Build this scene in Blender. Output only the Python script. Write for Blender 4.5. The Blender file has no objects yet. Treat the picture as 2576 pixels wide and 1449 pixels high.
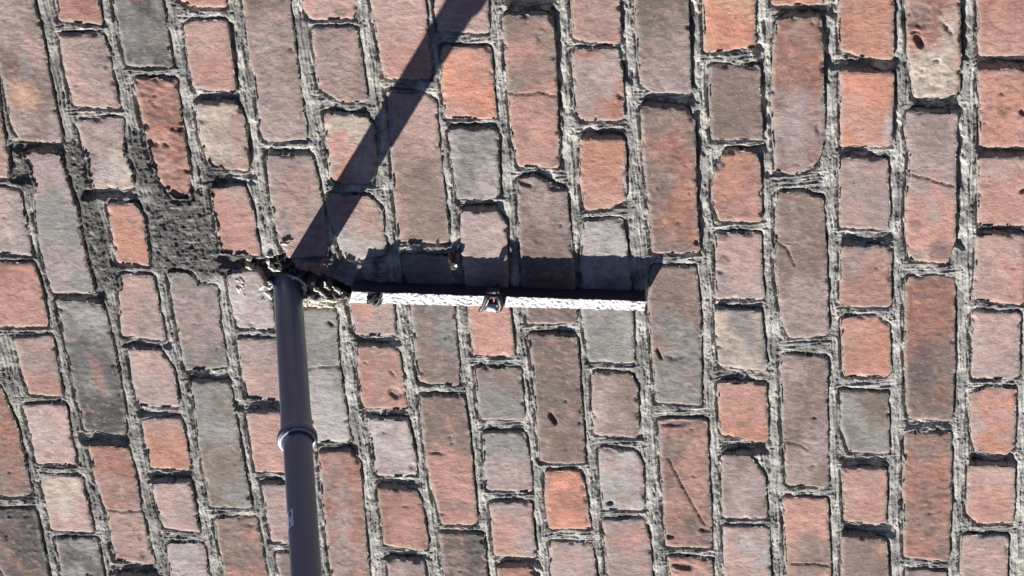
import bpy, math, random
import numpy as np
from mathutils import Vector, Matrix

random.seed(7)
rng = np.random.default_rng(11)
sc = bpy.context.scene

# ------------------------------------------------------------------ camera, sky, sun
# The wall stands in the plane y=0 and faces -Y; its real "up" (+Z) is the left
# side of the picture because the phone was held sideways.
F = 12110.0; CX, CY = 2576.0, 1449.0              # focal length and centre in survey units (5152 x 2898)
C1 = np.array([1697., 18780., F]); C1 /= np.linalg.norm(C1)
_k = -(1697 - 18780 * .04) / F
C2 = np.array([1., -.04, _k]); C2 /= np.linalg.norm(C2)
N3 = np.cross(C1, C2)
DIST = F / 4270.0
ZC = 1.75                                          # height of the picture centre above the ground
O3 = np.array([0, 0, DIST])


def unp(gx, gy, h=0.0):
    """survey point -> wall coordinates U (down the wall), V (along the courses) at height h"""
    r = np.array([(gx - CX) / F, (gy - CY) / F, 1.0])
    t = ((O3 + h * N3) @ N3) / (r @ N3)
    p = r * t - O3
    return float(p @ C2), float(p @ C1)


def W(U, V, H):
    return Vector((-V, -H, ZC - U))


def dirw(c):                                       # camera-space vector -> world
    return Vector((-(c @ C1), -(c @ N3), -(c @ C2)))


cam_d = bpy.data.cameras.new('camera'); cam = bpy.data.objects.new('camera', cam_d)
sc.collection.objects.link(cam); sc.camera = cam
cam_d.sensor_width = 36; cam_d.lens = F / 5152 * 36
cam_d.clip_start = .05; cam_d.clip_end = 500
rx, ry, rz = dirw(np.array([1., 0, 0])), dirw(np.array([0, -1., 0])), dirw(np.array([0, 0, -1.]))
M = Matrix(((rx.x, ry.x, rz.x), (rx.y, ry.y, rz.y), (rx.z, ry.z, rz.z))).to_4x4()
M.translation = Vector((0, 0, ZC)) - dirw(np.array([0, 0, 1.])) * DIST
cam.matrix_world = M

SA, SB = .87, 1.70
sun_dir = Vector((-SB, -1.0, SA)).normalized()     # towards the sun
elev = math.asin(sun_dir.z)
sd = bpy.data.lights.new('sun', 'SUN'); sun = bpy.data.objects.new('sun', sd)
sc.collection.objects.link(sun)
sd.energy = 5.0; sd.angle = math.radians(.5); sd.color = (1.0, .965, .915)
sun.rotation_euler = sun_dir.to_track_quat('Z', 'Y').to_euler()
sun.location = (-3, -3, 5)
w = bpy.data.worlds.new('World'); sc.world = w; w.use_nodes = True
nt = w.node_tree; nt.nodes.clear()
sky = nt.nodes.new('ShaderNodeTexSky'); sky.sky_type = 'NISHITA'; sky.sun_disc = False
sky.sun_elevation = elev; sky.sun_rotation = math.atan2(sun_dir.x, sun_dir.y)
sky.air_density = 1.0; sky.dust_density = .1; sky.ozone_density = 7.0
bg = nt.nodes.new('ShaderNodeBackground'); bg.inputs[1].default_value = .05
wo = nt.nodes.new('ShaderNodeOutputWorld')
tint = nt.nodes.new('ShaderNodeMix'); tint.data_type = 'RGBA'; tint.blend_type = 'MULTIPLY'; tint.inputs[0].default_value = 1.0
tint.inputs[7].default_value = (.34, .45, .74, 1)     # cools the clear sky and dims its light so shadows go darker
nt.links.new(sky.outputs[0], tint.inputs[6]); nt.links.new(tint.outputs[2], bg.inputs[0]); nt.links.new(bg.outputs[0], wo.inputs[0])
sc.view_settings.view_transform = 'Standard'; sc.view_settings.look = 'None'
sc.view_settings.gamma = 1; sc.view_settings.use_curve_mapping = False
sc.view_settings.exposure = .92

# ------------------------------------------------------------------ numpy noise
_perm = rng.permutation(512)
_g = rng.normal(size=(512, 2)); _g /= np.linalg.norm(_g, axis=1)[:, None]


def pn(x, y):
    xi = np.floor(x).astype(np.int64); yi = np.floor(y).astype(np.int64)
    xf = x - xi; yf = y - yi
    u = xf * xf * xf * (xf * (xf * 6 - 15) + 10); v = yf * yf * yf * (yf * (yf * 6 - 15) + 10)

    def gr(ix, iy, dx, dy):
        g = _g[_perm[(_perm[ix & 511] + iy) & 511]]
        return g[..., 0] * dx + g[..., 1] * dy
    a = gr(xi, yi, xf, yf); b = gr(xi + 1, yi, xf - 1, yf)
    c = gr(xi, yi + 1, xf, yf - 1); d = gr(xi + 1, yi + 1, xf - 1, yf - 1)
    return 1.5 * ((a + (b - a) * u) * (1 - v) + (c + (d - c) * u) * v)


def fbm(x, y, o=3, l=2.1, g=.55):
    s = 0; a = 1; t = 0
    for i in range(o):
        s = s + a * pn(x + 17.3 * i, y - 9.1 * i); t += a; a *= g; x = x * l; y = y * l
    return s / t


def ss(a, b, x):
    t = np.clip((x - a) / (b - a), 0, 1); return t * t * (3 - 2 * t)


def lin(c):
    c = np.array(c, float) / 255.0
    return np.where(c <= .04045, c / 12.92, ((c + .055) / 1.055) ** 2.4)


# ------------------------------------------------------------------ meshes
def mesh_np(name, v, f, col=None, smooth=True):
    me = bpy.data.meshes.new(name)
    v = np.asarray(v, dtype=np.float32); f = np.asarray(f, dtype=np.int32)
    k = f.shape[1]
    me.vertices.add(len(v)); me.vertices.foreach_set('co', v.ravel())
    me.loops.add(f.size); me.loops.foreach_set('vertex_index', f.ravel())
    me.polygons.add(len(f))
    me.polygons.foreach_set('loop_start', np.arange(0, f.size, k, dtype=np.int32))
    me.polygons.foreach_set('use_smooth', np.full(len(f), smooth))
    if col is not None:
        a = me.color_attributes.new('tone', 'FLOAT_COLOR', 'POINT')
        cc = np.ones((len(v), 4), np.float32); cc[:, :3] = col
        a.data.foreach_set('color', cc.ravel())
    me.update(calc_edges=True); me.validate()
    return me


def link(name, me, mat, parent=None, loc=(0, 0, 0)):
    o = bpy.data.objects.new(name, me); sc.collection.objects.link(o)
    if me is not None and mat is not None and not me.materials: me.materials.append(mat)
    o.location = loc
    if parent: o.parent = parent
    return o


def tag(o, label=None, cat=None, group=None, kind=None):
    if label: o['label'] = label
    if cat: o['category'] = cat
    if group: o['group'] = group
    if kind: o['kind'] = kind
    return o


def uvh_world(U, V, H):
    return np.stack([-V, -H, ZC - U], -1)


# ------------------------------------------------------------------ materials
def mat_new(name):
    m = bpy.data.materials.new(name); m.use_nodes = True
    nt = m.node_tree; b = nt.nodes['Principled BSDF']
    return m, nt, b


def nd(nt, t, **kw):
    n = nt.nodes.new(t)
    for k, v in kw.items():
        setattr(n, k, v)
    return n


def masonry(name, speck, pit, fine, coarse, bumpd, stretch, rough=.9):
    """vertex tone x fine grain, pale specks, dark pits, fine relief"""
    m, nt, b = mat_new(name); L = nt.links.new
    at = nd(nt, 'ShaderNodeAttribute', attribute_name='tone')
    ge = nd(nt, 'ShaderNodeNewGeometry')
    mp = nd(nt, 'ShaderNodeMapping'); mp.inputs['Scale'].default_value = stretch
    L(ge.outputs['Position'], mp.inputs[0])

    def noise(scale, det=4, rgh=.6, dist=0.0, vec=mp):
        n = nd(nt, 'ShaderNodeTexNoise'); n.inputs['Scale'].default_value = scale
        n.inputs['Detail'].default_value = det; n.inputs['Roughness'].default_value = rgh
        n.inputs['Distortion'].default_value = dist
        L(vec.outputs[0], n.inputs['Vector']); return n

    def mr(src, a, b_, c, d):
        r = nd(nt, 'ShaderNodeMapRange'); r.inputs[1].default_value = a; r.inputs[2].default_value = b_
        r.inputs[3].default_value = c; r.inputs[4].default_value = d; L(src, r.inputs[0]); return r.outputs[0]

    def mix(bt, fac, a, c):
        x = nd(nt, 'ShaderNodeMix', data_type='RGBA', blend_type=bt)
        if isinstance(fac, float): x.inputs[0].default_value = fac
        else: L(fac, x.inputs[0])
        for i, s in ((6, a), (7, c)):
            if isinstance(s, tuple): x.inputs[i].default_value = s
            else: L(s, x.inputs[i])
        return x.outputs[2]
    n1 = noise(110, 5, .65, .6)
    n2 = noise(420, 4, .7)
    n3 = noise(190, 3, .6, 1.2)
    v1 = mr(n1.outputs[0], .25, .75, .72, 1.28)
    v2 = mr(n2.outputs[0], .25, .75, .74, 1.26)
    mu = nd(nt, 'ShaderNodeMath', operation='MULTIPLY'); L(v1, mu.inputs[0]); L(v2, mu.inputs[1])
    cb = nd(nt, 'ShaderNodeCombineColor')
    for i in range(3): L(mu.outputs[0], cb.inputs[i])
    c = mix('MULTIPLY', 1.0, at.outputs['Color'], cb.outputs[0])
    c = mix('MIX', mr(n3.outputs[0], .62, .72, 0.0, speck), c, (.55, .50, .45, 1))
    n4 = noise(260, 3, .6, .5)
    c = mix('MIX', mr(n4.outputs[0], .30, .38, pit, 0.0), c, (.05, .045, .042, 1))
    L(c, b.inputs['Base Color'])
    b.inputs['Roughness'].default_value = rough
    b.inputs['Specular IOR Level'].default_value = .25
    b1 = nd(nt, 'ShaderNodeBump'); b1.inputs['Distance'].default_value = bumpd
    b1.inputs['Strength'].default_value = coarse; L(n1.outputs[0], b1.inputs['Height'])
    b2 = nd(nt, 'ShaderNodeBump'); b2.inputs['Distance'].default_value = bumpd * .4
    b2.inputs['Strength'].default_value = fine; L(n2.outputs[0], b2.inputs['Height'])
    L(b1.outputs[0], b2.inputs['Normal']); L(b2.outputs[0], b.inputs['Normal'])
    return m


brick_mat = masonry('fired_clay', .35, .5, .5, .5, .0026, (1.35, 1, .75))
mortar_mat = masonry('lime_mortar', .45, .8, .7, .9, .0035, (.8, 1, 1.1))
rubble_mat = masonry('crumbled_filler', .3, .5, .6, .7, .004, (1, 1, 1))


def plain(name, col, rough, metal=0.0, spec=.5, bump=None, coat=0.0):
    m, nt, b = mat_new(name); L = nt.links.new
    b.inputs['Base Color'].default_value = (*col, 1); b.inputs['Roughness'].default_value = rough
    b.inputs['Metallic'].default_value = metal; b.inputs['Specular IOR Level'].default_value = spec
    b.inputs['Coat Weight'].default_value = coat
    ge = nd(nt, 'ShaderNodeNewGeometry')
    n = nd(nt, 'ShaderNodeTexNoise'); n.inputs['Scale'].default_value = bump[0] if bump else 60
    n.inputs['Detail'].default_value = 4; L(ge.outputs['Position'], n.inputs['Vector'])
    r = nd(nt, 'ShaderNodeMapRange'); r.inputs[3].default_value = max(.02, rough - .08); r.inputs[4].default_value = min(1, rough + .12)
    L(n.outputs[0], r.inputs[0]); L(r.outputs[0], b.inputs['Roughness'])
    if bump:
        bb = nd(nt, 'ShaderNodeBump'); bb.inputs['Distance'].default_value = bump[1]
        bb.inputs['Strength'].default_value = bump[2]; L(n.outputs[0], bb.inputs['Height'])
        L(bb.outputs[0], b.inputs['Normal'])
    return m


# ------------------------------------------------------------------ the bricks, surveyed one by one
# colour letters (first colour, second colour), outline, options: r = roughness of the face
CO = dict(o=(208, 138, 112), O=(222, 142, 112), s=(203, 144, 128), p=(194, 154, 144), m=(178, 152, 147),
          g=(148, 144, 138), d=(92, 91, 92), b=(150, 124, 114), r=(184, 122, 104), y=(228, 170, 128),
          c=(204, 184, 166), w=(186, 178, 174), v=(134, 120, 106))
for _q in CO:                                       # survey colours were read a little too strong
    _m = sum(CO[_q]) / 3; CO[_q] = tuple(_m + (c_ - _m) * .72 for c_ in CO[_q])
B = []


def bk(c, *p, r=1.0, cr=None):
    B.append((c, np.array(p, float).reshape(-1, 2), r, cr))


# course 0 and the slivers left of it
bk('bp', -300, 280, -30, 300, 5, 640, 40, 780, 48, 892, -260, 880, r=1.6)
bk('mg', -220, 955, 20, 952, 95, 970, 158, 1290, 0, 1268, -200, 1262)
bk('rs', -230, 1322, 0, 1325, 168, 1330, 205, 1455, 240, 1636, 20, 1640, -190, 1640)
bk('sm', 75, 1706, 258, 1692, 312, 1994, 150, 1975, 110, 1850)
bk('pm', 122, 2040, 325, 2038, 382, 2340, 188, 2330, 160, 2190)
bk('cp', 205, 2395, 405, 2402, 468, 2674, 262, 2664)
bk('dg', 280, 2712, 485, 2712, 545, 3060, 350, 3060, r=2.0)
bk('rb', -260, 1930, 0, 1950, 40, 2050, 92, 2180, 158, 2498, 0, 2492, -200, 2480, r=1.3)
bk('db', -170, 2560, 0, 2568, 175, 2560, 242, 2898, 280, 3120, 90, 3100, 30, 2898, r=1.8)
# course 1
bk('mb', -80, -260, 112, -260, 165, 10, 214, 200, 242, 380, 312, 714, 102, 702, 60, 620, 12, 390, -45, 100, r=1.5)
bk('gm', 118, 776, 300, 778, 345, 930, 385, 1050, 420, 1240, 480, 1470, 268, 1468, 215, 1300, 182, 1100, 174, 935)
bk('gd', 288, 1512, 510, 1528, 562, 1708, 622, 2050, 634, 2190, 428, 2164, 392, 2010, 335, 1740, r=1.7)
bk('rp', 448, 2246, 640, 2256, 672, 2370, 705, 2560, 772, 2842, 580, 2820, 542, 2588, 482, 2420, r=1.2, cr=[(530, 2568), (600, 2577), (712, 2575)])
bk('pm', 600, 2902, 800, 2905, 850, 3150, 660, 3150)
# course 2
bk('rs', 270, -160, 478, -160, 492, 0, 510, 122, 302, 106, 288, 0)
bk('pm', 304, 180, 512, 172, 545, 262, 572, 430, 602, 546, 378, 528, 342, 400, 318, 275, r=1.3)
bk('mc', 384, 612, 614, 600, 625, 760, 668, 862, 668, 948, 480, 946, 452, 905, 430, 765, r=1.2)
bk('so', 542, 1024, 682, 1030, 726, 1092, 754, 1338, 592, 1322, 562, 1130, r=.6)
bk('mp', 603, 1384, 765, 1388, 832, 1712, 614, 1686, r=.8)
bk('pm', 644, 1756, 802, 1768, 866, 1860, 898, 2052, 694, 2038)
bk('op', 714, 2116, 910, 2112, 956, 2364, 762, 2356, r=.8)
bk('mp', 768, 2436, 950, 2432, 1002, 2678, 832, 2656, 790, 2550)
bk('mw', 842, 2736, 1020, 2738, 1070, 3040, 880, 3040)
# course 3
bk('gd', 520, -400, 760, -400, 812, 0, 832, 150, 868, 336, 640, 326, 602, 150, 568, 0, r=1.2)
bk('rs', 678, 400, 882, 404, 902, 560, 952, 862, 962, 1002, 870, 996, 782, 882, 728, 660, r=3.0)
bk('gm', 848, 1372, 945, 1370, 1000, 1436, 1088, 1452, 1102, 1630, 1142, 1860, 932, 1862, 882, 1580, r=1.1)
bk('gv', 958, 1936, 1150, 1936, 1182, 2100, 1212, 2280, 1262, 2548, 1062, 2546, 1010, 2280)
bk('bo', 1085, 2614, 1288, 2608, 1340, 2898, 1370, 3120, 1160, 3120, 1130, 2898, r=1.6)
# course 4
bk('os', 870, -160, 1128, -160, 1136, 36, 962, 30, 888, -10)
bk('sp', 930, 132, 985, 106, 1138, 110, 1152, 230, 1184, 464, 980, 442, 950, 330, r=.8)
bk('cp', 984, 526, 1190, 526, 1226, 602, 1252, 858, 1060, 842, 1010, 690, r=1.3)
bk('ps', 1060, 946, 1228, 940, 1268, 1060, 1302, 1282, 1112, 1276, 1084, 1080, r=.8)
bk('wm', 1145, 1376, 1296, 1368, 1345, 1449, 1386, 1660, 1200, 1648, 1160, 1500)
bk('mp', 1194, 1710, 1398, 1712, 1436, 2022, 1240, 2004)
bk('sp', 1246, 2082, 1445, 2080, 1482, 2375, 1288, 2368)
bk('pm', 1322, 2442, 1492, 2440, 1542, 2745, 1370, 2722)
bk('mb', 1388, 2786, 1552, 2790, 1600, 3060, 1440, 3060, r=1.2)
# course 5
bk('mb', 1205, -260, 1425, -260, 1456, 40, 1498, 390, 1545, 702, 1340, 712, 1308, 650, 1288, 420, 1240, 200, r=1.3)
bk('mp', 1340, 786, 1562, 786, 1590, 880, 1625, 1060, 1645, 1296, 1450, 1300, 1408, 1230, 1374, 1050, r=1.2)
bk('gw', 1496, 1562, 1688, 1562, 1696, 1780, 1704, 1850, 1758, 2222, 1590, 2226, 1535, 1900, r=.7, cr=[(1530, 1862), (1610, 1852), (1702, 1846)])
bk('rm', 1606, 2282, 1745, 2276, 1808, 2330, 1820, 2490, 1855, 2898, 1870, 3060, 1690, 3060, 1650, 2750, 1618, 2450, r=1.3)
# course 6
bk('sp', 1512, -160, 1768, -160, 1790, 50, 1768, 96, 1560, 96, 1530, 50, r=.9)
bk('pm', 1572, 145, 1788, 145, 1808, 250, 1845, 512, 1710, 512, 1668, 482, 1608, 440, 1588, 300, r=1.1)
bk('sc', 1636, 580, 1846, 590, 1874, 640, 1890, 800, 1878, 924, 1668, 920, 1650, 800, r=.7)
bk('pw', 1640, 986, 1860, 990, 1918, 1062, 1940, 1284, 1760, 1312, 1726, 1290, 1700, 1190, 1655, 1100)
bk('ms', 1752, 1500, 1975, 1500, 1984, 1690, 1788, 1686)
bk('sp', 1798, 1744, 2002, 1758, 2022, 1900, 2052, 2060, 1832, 2050, 1808, 1900, r=.9)
bk('wm', 1862, 2114, 2048, 2120, 2090, 2320, 2090, 2396, 1898, 2396, 1876, 2270, r=.7)
bk('sr', 1902, 2464, 2090, 2480, 2120, 2532, 2154, 2766, 1938, 2742, 1926, 2630, r=.8)
bk('bm', 1952, 2816, 2128, 2828, 2170, 3060, 1980, 3060, r=1.5)
# course 7
bk('sp', 1860, -320, 2112, -320, 2138, 60, 2150, 200, 2170, 392, 1938, 396, 1908, 230, 1872, 40)
bk('pb', 1950, 462, 2145, 482, 2188, 520, 2212, 800, 2248, 1100, 2256, 1226, 2008, 1226, 1988, 1000, 1970, 750, r=.9)
bk('gb', 2024, 1284, 2262, 1300, 2278, 1540, 2308, 1942, 2108, 1928, 2068, 1540, 2040, 1400, r=1.3)
bk('sb', 2116, 1988, 2328, 1998, 2358, 2200, 2400, 2610, 2378, 2636, 2226, 2634, 2188, 2490, 2148, 2330, 2128, 2150, r=1.2, cr=[(2160, 2276), (2230, 2282)])
bk('db', 2216, 2684, 2428, 2694, 2448, 2898, 2470, 3060, 2250, 3060, r=2.2)
# course 8
bk('ps', 2190, -220, 2448, -220, 2456, 166, 2210, 155, 2196, 60)
bk('Os', 2225, 240, 2464, 246, 2478, 400, 2494, 596, 2248, 592, 2224, 400, r=.8)
bk('gw', 2262, 652, 2498, 656, 2510, 980, 2440, 1008, 2306, 996, 2274, 820, r=1.5)
bk('sm', 2322, 1062, 2498, 1062, 2543, 1132, 2556, 1540, 2590, 1788, 2384, 1788, 2362, 1540, 2330, 1310, r=.9)
bk('gb', 2392, 1852, 2614, 1860, 2636, 2112, 2418, 2106, r=.9)
bk('mg', 2434, 2186, 2638, 2184, 2660, 2300, 2676, 2478, 2448, 2466, r=1.2)
bk('sm', 2468, 2532, 2668, 2532, 2694, 2800, 2492, 2788)
bk('rO', 2508, 2862, 2650, 2856, 2700, 2900, 2720, 3100, 2530, 3100, r=.8)
# course 9
bk('mr', 2518, -300, 2756, -300, 2762, -10, 2530, -14)
bk('sb', 2534, 78, 2740, 76, 2770, 98, 2785, 200, 2800, 550, 2812, 842, 2610, 838, 2580, 700, 2562, 500, 2545, 250, r=.8, cr=[(2560, 470), (2640, 476), (2720, 464), (2795, 482)])
bk('bm', 2606, 908, 2678, 892, 2842, 956, 2860, 1100, 2885, 1340, 2898, 1622, 2656, 1626, 2622, 1300, r=1.4)
bk('bv', 2660, 1690, 2900, 1700, 2922, 2050, 2944, 2330, 2722, 2324, 2696, 2010, 2678, 1800, r=1.2)
bk('rO', 2746, 2374, 2906, 2374, 2936, 2430, 2968, 2656, 2766, 2656, 2748, 2530, r=.6)
bk('mp', 2764, 2732, 2974, 2738, 2998, 2898, 3012, 3060, 2790, 3060, r=.8)
# course 10
bk('sp', 2868, -220, 3108, -220, 3118, 214, 2950, 206, 2894, 190, 2880, 50, r=.7)
bk('mr', 2884, 250, 3106, 250, 3126, 370, 3138, 590, 3096, 608, 2934, 602, 2894, 570, 2890, 400, r=.8)
bk('os', 2928, 700, 3142, 708, 3148, 1000, 3066, 1048, 2948, 1052, 2920, 900)
bk('gw', 2934, 1118, 3130, 1110, 3158, 1320, 3178, 1560, 3190, 1826, 2966, 1816, 2930, 1560, 2926, 1300)
bk('mb', 2984, 1876, 3174, 1886, 3202, 1950, 3212, 2202, 2996, 2186, 2986, 2050, r=.8)
bk('wm', 3014, 2252, 3196, 2274, 3232, 2350, 3238, 2566, 3036, 2560, 3024, 2400)
bk('ms', 3040, 2622, 3236, 2614, 3268, 2730, 3276, 2898, 3284, 3060, 3066, 3060)
# course 11
bk('mv', 3184, -260, 3450, -260, 3462, 100, 3474, 472, 3276, 464, 3226, 420, 3206, 200, r=1.1)
bk('rb', 3230, 536, 3456, 550, 3492, 620, 3498, 1000, 3518, 1272, 3286, 1272, 3264, 1000, 3240, 800, r=1.6)
bk('gb', 3284, 1342, 3500, 1350, 3522, 1600, 3526, 2038, 3304, 2022, 3288, 1800, 3264, 1540, r=1.3)
bk('bs', 3318, 2112, 3552, 2116, 3562, 2350, 3578, 2640, 3578, 2756, 3354, 2750, 3334, 2450, r=1.4, cr=[(3364, 2306), (3420, 2420), (3475, 2520), (3545, 2642)])
bk('ps', 3364, 2804, 3578, 2818, 3590, 3060, 3386, 3060, r=1.6)
# course 12
bk('yO', 3530, -220, 3792, -220, 3798, 238, 3550, 268, 3544, 100)
bk('bb', 3574, 334, 3820, 344, 3832, 700, 3584, 698, 3574, 500, r=.7)
bk('so', 3650, 764, 3798, 764, 3822, 850, 3832, 1112, 3620, 1104, 3584, 1000, 3588, 900, r=.8)
bk('pm', 3606, 1176, 3824, 1180, 3838, 1504, 3608, 1502, r=.7)
bk('gc', 3602, 1558, 3828, 1568, 3856, 1862, 3626, 1836, 3606, 1700, r=1.2)
bk('os', 3616, 1934, 3852, 1934, 3862, 2228, 3760, 2216, 3628, 2178, r=.6)
bk('mb', 3636, 2292, 3770, 2298, 3848, 2402, 3856, 2606, 3636, 2602, r=.8)
bk('pw', 3642, 2650, 3866, 2656, 3880, 3020, 3658, 3020, r=.8)
# course 13
bk('os', 3872, -300, 4130, -300, 4136, 18, 3888, 22, r=.8)
bk('rm', 3908, 112, 3960, 96, 4126, 90, 4138, 250, 4148, 700, 4112, 832, 4004, 876, 3906, 862, 3888, 600, 3892, 300, r=1.1)
bk('mb', 3912, 972, 4014, 968, 4140, 1002, 4155, 1300, 4166, 1678, 4050, 1694, 3970, 1690, 3932, 1575, 3904, 1350, r=1.1, cr=[(3904, 1210), (3960, 1250), (3995, 1330)])
bk('bm', 3930, 1784, 4164, 1804, 4158, 2050, 4166, 2452, 3962, 2440, 3942, 2150, r=1.4, cr=[(3940, 2225), (4010, 2235), (4070, 2265)])
bk('sb', 3942, 2508, 4160, 2514, 4172, 2750, 4180, 3060, 3968, 3060, r=1.0, cr=[(3985, 2837), (4090, 2838), (4170, 2850)])
# course 14
bk('so', 4216, -260, 4482, -260, 4494, 0, 4490, 302, 4366, 290, 4228, 254, r=.8)
bk('Os', 4228, 358, 4494, 374, 4490, 500, 4480, 738, 4238, 732, 4232, 500, r=.8)
bk('pm', 4226, 800, 4464, 810, 4476, 1100, 4446, 1152, 4232, 1142, r=.6)
bk('sm', 4232, 1240, 4484, 1250, 4476, 1542, 4232, 1536)
bk('os', 4236, 1604, 4404, 1598, 4474, 1648, 4480, 1892, 4248, 1894, r=.5)
bk('gv', 4234, 1968, 4464, 1978, 4470, 2280, 4284, 2270, 4238, 2170, r=.8)
bk('sp', 4238, 2362, 4456, 2364, 4456, 2640, 4254, 2620, r=.8)
bk('bs', 4238, 2698, 4454, 2718, 4470, 2898, 4472, 3060, 4240, 3060, r=.7)
# course 15
bk('rc', 4558, -170, 4824, -170, 4830, 300, 4824, 480, 4604, 492, 4574, 300, r=2.8)
bk('ms', 4574, 568, 4814, 580, 4806, 900, 4804, 1200, 4764, 1322, 4582, 1306, 4562, 1190, 4562, 1000, 4584, 800, 4556, 650, r=.9, cr=[(4584, 880), (4660, 900), (4806, 942)])
bk('br', 4562, 1402, 4802, 1400, 4800, 1800, 4788, 2112, 4570, 2096, 4556, 1800, r=1.4)
bk('rb', 4562, 2190, 4784, 2184, 4786, 2449, 4770, 2820, 4554, 2800, 4548, 2449, r=1.8)
bk('mb', 4562, 2870, 4760, 2882, 4770, 3100, 4560, 3100)
# course 16
bk('rs', 4920, -260, 5174, -260, 5172, 276, 4930, 276, r=.8)
bk('os', 4926, 354, 5170, 350, 5168, 740, 4936, 736, r=1.1)
bk('sp', 4926, 800, 5168, 790, 5166, 1136, 4926, 1132, r=.7)
bk('ps', 4922, 1184, 5162, 1190, 5150, 1532, 5014, 1520, 4902, 1508, r=.7)
bk('mp', 4898, 1572, 5130, 1580, 5126, 1890, 5084, 1910, 4896, 1904, r=.7)
bk('om', 4882, 1990, 4964, 1952, 5110, 1960, 5104, 2250, 5064, 2282, 4914, 2280, 4880, 2150, r=.6)
bk('sp', 4878, 2344, 5106, 2354, 5096, 2630, 4924, 2630, 4868, 2580, r=.7)
bk('mp', 4842, 2694, 5068, 2698, 5060, 3060, 4832, 3060, r=.8)

GPM = 4270.0                                        # survey units per metre near the centre


def toUV(p, h=0):
    return np.array([unp(x, y, h) for x, y in p])


POLY = []
for c, p, r, cr in B:
    uv = toUV(p)
    POLY.append(uv)


def inset(poly, r):
    """shrink a polygon by r along its bisectors (any winding)"""
    n = len(poly); a = 0
    for i in range(n):
        x0, y0 = poly[i]; x1, y1 = poly[(i + 1) % n]; a += x0 * y1 - x1 * y0
    sgn = 1 if a > 0 else -1
    out = []
    for i in range(n):
        p0, p1, p2 = poly[i - 1], poly[i], poly[(i + 1) % n]
        e0 = (p1 - p0) / np.linalg.norm(p1 - p0); e1 = (p2 - p1) / np.linalg.norm(p2 - p1)
        n0 = np.array([-e0[1], e0[0]]) * sgn; n1 = np.array([-e1[1], e1[0]]) * sgn
        m = n0 + n1; m = m / max(.35, 1 + n0 @ n1)
        out.append(p1 + m * r)
    return np.array(out)


def sd_poly(poly, P):
    x = P[:, 0]; y = P[:, 1]
    d = np.full(len(P), 1e9); ins = np.zeros(len(P), bool); n = len(poly)
    for i in range(n):
        a = poly[i]; b = poly[(i + 1) % n]
        ex, ey = b - a; wx = x - a[0]; wy = y - a[1]
        t = np.clip((wx * ex + wy * ey) / (ex * ex + ey * ey), 0, 1)
        dx = wx - ex * t; dy = wy - ey * t
        d = np.minimum(d, dx * dx + dy * dy)
        c = ((a[1] > y) != (b[1] > y))
        with np.errstate(divide='ignore', invalid='ignore'):
            xi = ex * (y - a[1]) / (ey if ey != 0 else 1e-12) + a[0]
        ins ^= c & (x < xi)
    d = np.sqrt(d)
    return np.where(ins, -d, d)


RAD = [random.uniform(.0022, .0052) for _ in POLY]
INS = [inset(p, r) for p, r in zip(POLY, RAD)]


def warp(P):
    x, y = P[:, 0], P[:, 1]
    wx = .0010 * pn(x / .016, y / .016) + .0006 * pn(x / .0045 + 9, y / .0045)
    wy = .0010 * pn(x / .016 + 40, y / .016 - 7) + .0006 * pn(x / .0045, y / .0045 + 50)
    wx = wx + .0006 * pn(x / .0026, y / .0026 + 5); wy = wy + .0006 * pn(x / .0026 + 5, y / .0026)
    return P + np.stack([wx, wy], 1)


def sdf(i, P):
    return sd_poly(INS[i], warp(P)) - RAD[i] - .0017


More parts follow.
